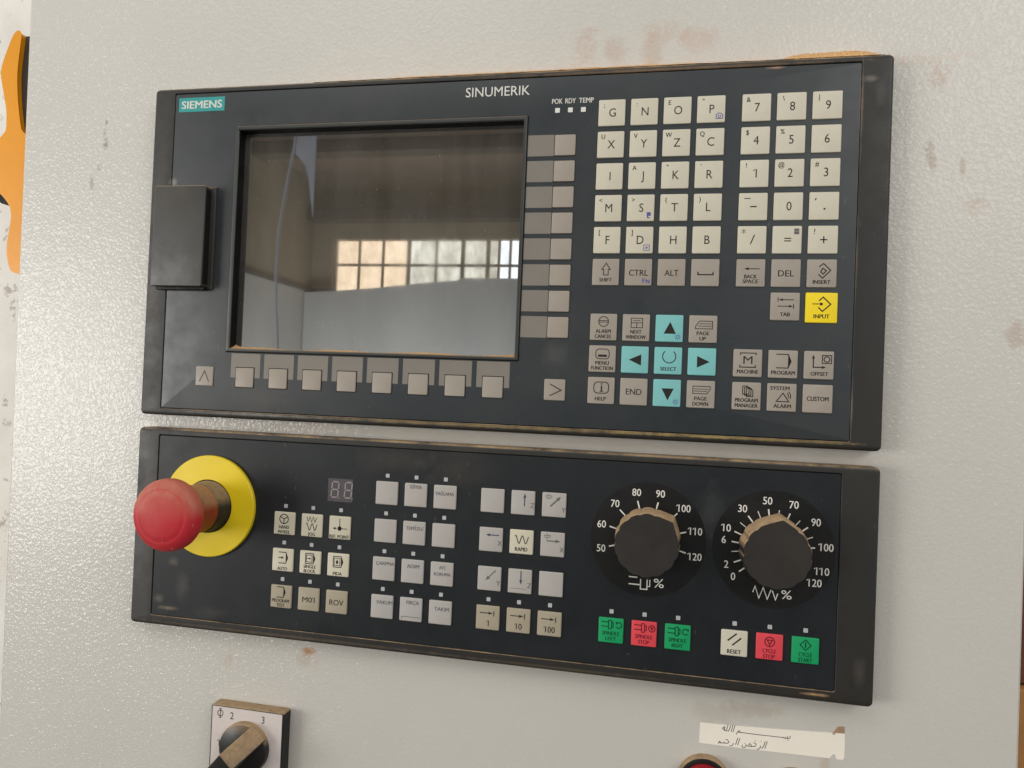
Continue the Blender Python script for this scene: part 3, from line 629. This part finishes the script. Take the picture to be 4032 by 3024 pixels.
key(B, JX[0], RB[0], LK, 'silver', None, zt=-.9, h=1.2, bev=.6); key(B, JX[1], RB[0], LK, 'silver', jog('u', 'Z', 13.6, 8.8), 'inkslate', zt=-.9, h=1.2, bev=.6); key(B, JX[2], RB[0], LK, 'silver', jog('ur', 'Y', 13.6, 10.4, 1), 'inkgrey', zt=-.9, h=1.2, bev=.6)
key(B, JX[0], RB[1], LK, 'silver', jog('l', 'X', 13.4, 9.4), 'inkslate', zt=-.9, h=1.2, bev=.6)
key(B, JX[1], RB[1], LK, 'cream', lambda q: (wave(q, 3.4, 6, 8.6, 2.4), q.text('RAPID', 7.6, 12, 2.4, 7.8), None)[2], zt=-.9, h=1.2, bev=.6, label='cream RAPID key in the middle of the grey jog keys')
key(B, JX[2], RB[1], LK, 'silver', jog('r', 'X', 13.4, 10.4, 1), 'inkgrey', zt=-.9, h=1.2, bev=.6)
key(B, JX[0], RB[2], LK, 'silver', jog('dl', 'Y', 13.4, 10), 'inkgrey', zt=-.9, h=1.2, bev=.6)
key(B, JX[1], RB[2], LK, 'silver', lambda q: (arrows(q, 'd'), [(lambda k: (k.text('Z', 13.6, 9.6, 3, 2.6), k.line([(1.6, 12), (12, 12)], .2)), 'inkgrey')])[1], 'inkslate', zt=-.9, h=1.2, bev=.6)
key(B, JX[2], RB[2], LK, 'silver', None, zt=-.9, h=1.2, bev=.6)
for i, s_ in enumerate(('1', '10', '100')):
    key(B, JX[i], RB[3], LK, 'khaki', (lambda s_: lambda q: (q.arrow(2.4, 4.6, 11, 4.6, .45, 3, 1.8), q.line([(11.5, 3), (11.5, 6.4)], .45), q.text(s_, 7.6, 11, 3.6, (2.2 + 2.4 * (len(s_) - 1)) if len(s_) > 1 else None), None)[3])(s_), zt=-.9, h=1.2, bev=.6)
def spin(q, a):
    q.line([(1.6, 2.5), (6, 2.5)], .5); q.line([(1.6, 5.2), (6, 5.2)], .5); q.line(rr(6, 1.4, 7.8, 6.6, .4, 2), .5, closed=True); q.line([(8, 2.4), (8.8, 2.6), (8.8, 5.4), (8, 5.6)], .5)
    if a == 'l': q.ring(12.2, 4, 1.7, .5, 14, -130, 150); q.poly([(10.3, 2.2), (12, 2.2), (10.6, 4)])
    if a == 'r': q.ring(12, 4, 1.7, .5, 14, 30, 310); q.poly([(14, 2.2), (12.3, 2.2), (13.8, 4)])
    if a == 's': q.ring(12.1, 4, 1.9, .5, 14); q.poly([(10.9, 3.1), (13.3, 3.1), (12.1, 5.3)])
SX = [326.25 + 19.8 * i for i in range(3)]; EX = [398.4 + 19.75 * i for i in range(3)]
for i, (m_, ik, a, l2) in enumerate((('green', 'inkgreen', 'l', 'LEFT'), ('redkey', 'inkred', 's', 'STOP'), ('green', 'inkgreen', 'r', 'RIGHT'))):
    key(B, SX[i], RB[3], LK, m_, (lambda a, l2: lambda q: (spin(q, a), two(q, 'SPINDLE', l2, 10.2, 6.4, 9.2, 12.4, 7.5, 2.3), None)[2])(a, l2), ik, zt=-.9, h=1.2, bev=.6, label=('green', 'red', 'green')[i] + ' SPINDLE ' + l2 + ' key')
key(B, EX[0], RB[3], LK, 'ivory', lambda q: (q.line([(3.8, 6.2), (8.8, 1.8)], .7), q.line([(6.4, 8.8), (11.4, 4.2)], .7), q.text('RESET', 7.6, 12.4, 2.4, 7.8), None)[3], zt=-.9, h=1.2, bev=.6)
key(B, EX[1], RB[3], LK, 'redkey', lambda q: (q.ring(7.6, 4.6, 2.7, .5, 20), q.line([(6.2, 3.6), (9, 3.6), (7.6, 6.4)], .5, closed=True), two(q, 'CYCLE', 'STOP', 7.4, 6.6, 9.9, 13, 7.4, 2.3), None)[3], 'inkred', zt=-.9, h=1.2, bev=.6, label='red CYCLE STOP key')
key(B, EX[2], RB[3], LK, 'green', lambda q: (q.line([(7.6, 1.4), (10.6, 4.4), (7.6, 7.4), (4.6, 4.4)], .5, closed=True), q.line([(7.6, 2.8), (7.6, 6)], .6), two(q, 'CYCLE', 'START', 7.2, 7.6, 9.9, 13, 7.6, 2.3), None)[3], 'inkgreen', zt=-.9, h=1.2, bev=.6, label='green CYCLE START key')
ilm = MB().box(-1.25, -1.25, 1.25, 1.25, .6, 0, .25, .15, 1).mesh('indicator_light', 'lamp')
pos = [(x + 7.75, y - 3.9) for y in RL for x in GX] + [(x + 7.5, y - 3.7) for y in RB for x in HX] + [(x + 7.5, RB[3] - 3.8) for x in JX + SX + EX]
for x, y in pos: put('indicator_light', ilm, B, (x, y, -.25 - 12))
# seven segment display
D = MB().box(144.7, 265.1 - Y0, 162.2, 280.3 - Y0, .3 - 12, .0 - 12, .3, .1).build('digit_display', 'display', B)
sk = .07
for ox in (147.3, 156.6):
    W_, H_, y0 = 4.7, 10.2, 267.2 - Y0
    def sp(x, y): return (ox + x + (H_ - y) * sk - .3, y0 + y)
    for a, b_ in (((.5, 0), (W_ - .5, 0)), ((.5, H_ / 2), (W_ - .5, H_ / 2)), ((.5, H_), (W_ - .5, H_)), ((0, .5), (0, H_ / 2 - .5)), ((W_, .5), (W_, H_ / 2 - .5)), ((0, H_ / 2 + .5), (0, H_ - .5)), ((W_, H_ / 2 + .5), (W_, H_ - .5))):
        MB(-.06 - 12).line([sp(*a), sp(*b_)], .85).build('segment', 'seg', D)
    MB(-.06 - 12).poly(circ(ox + W_ + .6, y0 + H_ + .4, .45, 8)).build('decimal_point', 'seg', D)

# emergency stop
cx, cy = 58.4, 289.4 - Y0
ES = MB().lathe(cx, cy, [(17.4, .1 - 12), (17.4, -4.0 - 12), (17.0, -4.6 - 12), (16.6, -5 - 12), (16.2, -13.5 - 12), (15.6, -14.2 - 12)], 64).build('emergency_stop', 'collar', B, smooth=40, label='red mushroom push button on a round yellow disc')
q = MB(); n = 72
q.loft([(circ(cx, cy, 34.4, n), .15 - 12), (circ(cx, cy, 34.4, n), -2.2 - 12), (circ(cx, cy, 33.9, n), -2.7 - 12), (circ(cx, cy, 18.2, n), -3.0 - 12), (circ(cx, cy, 18.0, n), -2.6 - 12), (circ(cx, cy, 18.0, n), -.5 - 12)], False, False); q.build('yellow_disc', 'yellow', ES, smooth=40)
MB().lathe(cx, cy, [(15.3, -14.0 - 12), (15.9, -14.6 - 12), (16.1, -17 - 12), (16.1, -27 - 12), (16.6, -31 - 12), (18.2, -35.5 - 12), (20.2, -38.2 - 12)], 64, True, False).build('button_neck', 'redneck', ES, smooth=50)
hp = [(20.0, -38.0 - 12), (21.8, -39.2 - 12), (22.7, -41.2 - 12), (22.9, -43.5 - 12), (22.7, -46.0 - 12)]
for r_, d_ in ((22.3, 1.5), (21.4, 2.9), (20.0, 4.0), (18.2, 4.9), (16.6, 5.4), (16.0, 5.35), (15.4, 5.75), (12, 6.3), (8, 6.8), (4, 7.05), (.6, 7.1)): hp.append((r_, -46 - 12 - d_))
MB().lathe(cx, cy, hp, 72, True, True).build('mushroom_head', 'red', ES, smooth=60)

# rotary dials
def knob_outline(cx, cy, Rr, T, ang, n=120):
    phi = math.acos(Rr / T); pts = []
    for i in range(n):
        th = 2 * math.pi * i / n; d = abs((th - ang + math.pi) % (2 * math.pi) - math.pi)
        r = Rr / math.cos(phi - d) if d < phi else Rr * (1 - .035 * (0.5 + .5 * math.cos(th * 14)) ** 3)
        pts.append((cx + r * math.cos(th), cy + r * math.sin(th)))
    return pts
def dial(cx, cy, ang, ticks, nums, sym, lbl):
    Dk = MB().lathe(cx, cy, [(34.4, .18 - 12), (34.4, .12 - 12)], 72).build('dial_face', 'disc', B, label=lbl)
    q = MB(.05 - 12)
    for th, w_, r0, r1 in ticks: q.line([(cx + r0 * math.cos(th), cy + r0 * math.sin(th)), (cx + r1 * math.cos(th), cy + r1 * math.sin(th))], w_)
    for s_, x, y in nums: q.text(s_, x, y - Y0, 4.3, None)
    sym(q); q.build('scale_print', 'white', Dk)
    L = []
    for k, (rb, z) in enumerate(((19.6, -.6), (19.7, -2.0), (18.7, -19.3), (18.35, -20.0))):
        L.append((knob_outline(cx, cy, rb, rb * (1.115), ang), z - 12))
    MB().loft(L, True, True).build('rotary_knob', 'knob', Dk, smooth=24)
c1 = (353.6, 289.2)
def tk(c, pts, w_=.8, r0=19, r1=None):
    out = []
    for x, y in pts:
        th = math.atan2(y - c[1], x - c[0]); out.append((th, w_, r0, r1 or math.hypot(x - c[0], y - c[1])))
    return out
t1 = tk(c1, [(330.6, 295.0), (330.5, 282.9), (336.3, 272.4), (346.8, 266.3), (359.1, 266.4), (370.6, 272.2), (376.1, 283.0), (376.4, 295.5)])
n1 = [('50', 325.8, 296.5), ('60', 325.6, 281.8), ('70', 333.3, 268.8), ('80', 346.0, 261.2), ('90', 360.2, 261.2), ('100', 374.0, 269.0), ('110', 381.2, 282.2), ('120', 381.4, 297.3)]
def sym1(q):
    o = Y0
    q.line([(343.3, 312.3 - o), (348.4, 312.4 - o)], .7); q.line([(343.3, 316.6 - o), (350.3, 316.7 - o)], .7)
    q.line([(350.4, 313.2 - o), (350.4, 319.2 - o), (354.3, 319.2 - o), (354.3, 313.2 - o)], .6); q.line([(354.3, 317.3 - o), (355.9, 317.3 - o), (355.9, 313.3 - o)], .5)
    q.text('%', 361.2, 314.9 - o, 5.2, 6)
dial(c1[0], c1[1] - Y0, math.radians(-45), t1, n1, sym1, 'spindle override dial reading 50 to 120 with dusty knob')
c2 = (425.9, 289.3)
t2 = tk(c2, [(407.2, 303.7), (404.1, 298.5), (402.5, 286.4), (403.9, 280.4), (411.3, 270.7), (422.6, 266.0), (434.7, 267.7), (444.8, 275.0), (449.0, 286.5)])
t2 += tk(c2, [(402.6, 292.3), (407.0, 275.0), (416.7, 267.6), (428.7, 266.2), (440.3, 271.4), (447.6, 280.4)], .45)
n2 = [('0', 403.9, 306.8), ('2', 399.8, 300.0), ('6', 397.9, 285.6), ('10', 398.9, 278.6), ('30', 408.0, 266.6), ('50', 421.9, 261.1), ('70', 436.6, 262.5), ('90', 449.0, 271.8), ('100', 454.8, 285.8), ('110', 452.9, 299.8), ('120', 449.0, 306.7)]
def sym2(q):
    o = Y0
    q.line([(415.4, 315 - o), (416.6, 311.4 - o), (418.9, 318.2 - o), (421.2, 311.8 - o), (423.6, 318.4 - o), (425.6, 312.8 - o)], .6); q.line([(426.3, 313.2 - o), (428.2, 318.4 - o), (429.4, 314.6 - o)], .6)
    q.text('%', 434.2, 314.9 - o, 5.0, 5.8)
dial(c2[0], c2[1] - Y0, math.radians(-83), t2, n2, sym2, 'feed override dial reading 0 to 120 with dusty knob')

# ------------------------------------------------------------------ selector switch
S = thing('selector_switch', 'black rotary selector switch on white square plate numbered 1 2 3', 'switch', (92, 478, 12))
def sb(x): return x - 92
q = MB(); x0, y0, x1, y1 = 65.0 - 92, 424.2 - 478, 119.0 - 92, 478.2 - 478
L = [(rr(x0, y0, x1, y1, 1.6), 0), (rr(x0, y0, x1, y1, 1.6), -8.6), (rr(x0 + .3, y0 + .3, x1 - .3, y1 - .3, 1.2), -9.2), (rr(x0 + .7, y0 + .7, x1 - .7, y1 - .7, 1), -9.4)]
q.loft(L, True, True); q.build('switch_body', 'switch', S, smooth=40)
q = MB(); q.box(x0 + 1.2, y0 + 1.1, x1 - 1.0, y1 - 1.2, -9.3, -9.65, .5, .1); pl_ = q.build('face_plate', 'plate', S)
q = MB(-9.72)
def inp(x, y): return (x + (366.8 - x) * 2.4 / 472 * -0 - 92, y - 478)
for s_, x, y in (('2', 81.0, 430.4), ('3', 104.2, 430.4), ('1', 71.7, 449.7)): q.text(s_, x - 92 , y - 478, 4.6)
q.ring(72.2 - 92, 429.6 - 478, 2.0, .5, 18); q.line([(72.2 - 92, 426.6 - 478), (72.2 - 92, 432.6 - 478)], .5); q.line([(71.2 - 92, 426.6 - 478), (73.2 - 92, 426.6 - 478)], .4); q.line([(71.2 - 92, 432.6 - 478), (73.2 - 92, 432.6 - 478)], .4)
q.build('lettering', 'ink', pl_)
kx, ky = 92.3 - 92, 449.8 - 478
KB = MB().lathe(kx, ky, [(17.3, -9.6), (17.3, -13.6), (17.0, -14.4), (16.4, -14.9)], 56).build('switch_knob', 'switch', S, smooth=40)
# lever: a wedge that rises from upper right to lower left across the knob
q = MB(); ux, uy = -math.sin(math.radians(43)), math.cos(math.radians(43)); vx, vy = -uy, ux
prof = [(-17, -14.2), (-16.2, -15.6), (-9, -22), (-1.5, -32.5), (0, -33.5), (2, -33), (19.5, -27), (20.5, -24), (18.5, -14.2)]
L = []
def lo(hw, e):
    out = []
    for s_, z in prof:
        out.append((kx + ux * s_ + vx * hw, ky + uy * s_ + vy * hw, z + e))
    return out
idx = [q.add(lo(h_, e)) for h_, e in ((-6.6, .8), (-6.3, .2), (-5.6, 0), (5.6, 0), (6.3, .2), (6.6, .8))]
for a, b_ in zip(idx, idx[1:]):
    for i in range(len(prof)):
        j = (i + 1) % len(prof); q.f.append([a[i], a[j], b_[j], b_[i]])
q.f.append(idx[0][::-1]); q.f.append(idx[-1]); q.build('lever', 'switch', KB, smooth=40)

# ------------------------------------------------------------------ sticker, push buttons, sawdust
pts = [(388.8, 399.1), (400, 398.9), (430, 397.6), (455, 396.2), (463.8, 395.6), (464.3, 397), (465.4, 396.6), (466, 395.5), (470.9, 395.3), (471.2, 400), (471.1, 409.4), (470.2, 410.6), (466.6, 410.6), (466.3, 408.6), (465.3, 407.7), (464.1, 408.9), (463.2, 410.6), (440, 411), (410, 411.5), (388.6, 411.5)]
pts = [(x - 430, y - 411) for x, y in pts]
q = MB(); q.loft([(pts, -.02), (pts, -.14)], False, True)
ST = q.build('paper_sticker', 'paper', None, (430, 411, 12), label='torn white paper strip with two lines of black Arabic handwriting', category='sticker')
AR = [[(440.87, 400.46), (440.69, 401.63), (440.06, 402.29), (439.51, 402.25), (439.24, 400.9)], [(439.39, 402.15), (438.63, 402.36), (437.94, 401.42)], [(438.19, 402.35), (437.3, 402.19), (436.84, 401.56)], [(436.96, 401.96), (429.22, 402.06), (422.54, 402.18), (415.82, 402.13), (412.66, 402.08)], [(412.66, 402.13), (411.65, 402.22), (411.07, 401.83), (411.5, 401.19), (412.18, 401.33), (412.17, 402.15)], [(411.08, 402.06), (410.43, 402.73), (410.12, 403.7)], [(439.4, 403.18), (439.86, 403.49)], [(409.19, 398.34), (408.16, 402.56)], [(408.01, 398.26), (407.14, 402.46)], [(406.78, 398.65), (405.97, 401.44), (405.43, 402.33), (404.75, 402.19)], [(405.18, 398.51), (404.5, 401.52), (404.18, 402.26), (403.38, 402.25)], [(403.38, 402.25), (402.68, 401.52), (401.98, 401.14), (402.63, 400.24), (403.42, 399.9), (403.12, 401.11), (403.5, 402.23)], [(428.0, 405.39), (426.71, 409.96)], [(426.89, 405.54), (426.0, 408.55), (425.26, 409.81), (424.36, 409.7)], [(424.21, 408.45), (424.03, 409.74), (423.17, 410.79), (422.06, 410.82)], [(420.04, 407.38), (421.16, 407.35), (421.74, 408.2), (421.0, 409.46), (419.44, 409.67), (418.74, 408.6), (418.04, 408.0), (417.41, 409.24), (417.99, 409.86), (419.22, 409.7)], [(417.43, 409.71), (416.07, 409.54), (415.82, 408.76)], [(415.96, 409.56), (415.44, 410.56), (414.55, 410.91), (413.63, 410.45), (413.81, 409.26)], [(415.0, 408.3), (415.35, 408.55)], [(412.33, 405.5), (411.13, 409.86)], [(411.09, 405.55), (409.89, 409.79)], [(408.72, 408.9), (408.53, 409.97), (407.66, 410.79), (406.31, 410.97)], [(404.03, 407.54), (405.16, 407.51), (406.12, 408.9), (404.79, 409.77), (403.65, 409.69), (403.05, 408.84)], [(403.54, 409.76), (402.29, 409.76), (401.72, 409.95), (400.55, 408.94), (400.23, 409.68), (401.65, 409.89)], [(400.34, 409.32), (399.81, 410.68)], [(421.0, 405.9), (421.48, 406.1)], [(424.24, 405.7), (424.7, 405.9)]]
q = MB(-.17)
for s_ in AR: q.line([(x - 430, y - 411) for x, y in s_], .38)
q.build('handwriting', 'ink', ST)
q = MB(); pt_ = [(x - 430, y - 411) for x, y in [(464.5, 395.3), (465.6, 394), (466.9, 391.8), (469, 391.2), (470.9, 391.3), (470.9, 395.2), (466, 395.4), (465.2, 396.8)]]; q.loft([(pt_, -.01), (pt_, -.06)], False, True); q.build('torn_glue', 'tear', ST)
def pushbutton(x, y, r, label, lens, grp='push buttons below the control panel'):
    o = thing('push_button', label, 'push button', (x, y, 12), grp)
    MB().lathe(0, 0, [(r, 0), (r, -5), (r - .5, -6), (r - 2.2, -6.4), (r - 3, -6.2)], 48).build('bezel_ring', 'switch', o, smooth=40)
    MB().lathe(0, 0, [(r - 3.4, -6), (r - 3.6, -7.6), (r - 4.4, -8.6), (2, -9.4)], 48).build('button_cap', lens, o, smooth=40)
pushbutton(392.2, 433.2, 15.6, 'red push button with dusty black ring, nearest below the white sticker', 'deepred')
pushbutton(443.6, 433.8, 15.2, 'push button whose dusty ring just shows below the sticker\'s right end', 'deepred')
# sawdust lying on the top edge of the upper panel
def heap(x0, x1, y, hmax, name_loc, label):
    q = MB(); n = 90; A1 = []; B1 = []; C1 = []
    for i in range(n + 1):
        t = i / n; x = (x1 - x0) * t; h = hmax * (max(0, math.sin(math.pi * t)) ** .6) * (.85 + .12 * math.sin(i * .09 + 1)) + random.uniform(0, .25)
        A1.append((x, 0, -10.6 - random.uniform(0, .4))); B1.append((x, -h, -7.5 + random.uniform(-.4, .4))); C1.append((x, -h * 1.2, -.05))
    a, b_, c2_ = q.add(A1), q.add(B1), q.add(C1)
    for i in range(n): q.f.append([a[i], a[i + 1], b_[i + 1], b_[i]]); q.f.append([b_[i], b_[i + 1], c2_[i + 1], c2_[i]])
    q.build('sawdust', 'sawdust', None, (x0, y, 12), kind='stuff', smooth=80, label=label, category='sawdust')
heap(420, 478, -.1, 5.6, None, 'heap of pale orange sawdust on the upper panel\'s top right edge')
heap(120, 424, -.1, 2.5, None, 'thin line of sawdust along the upper panel\'s top edge')
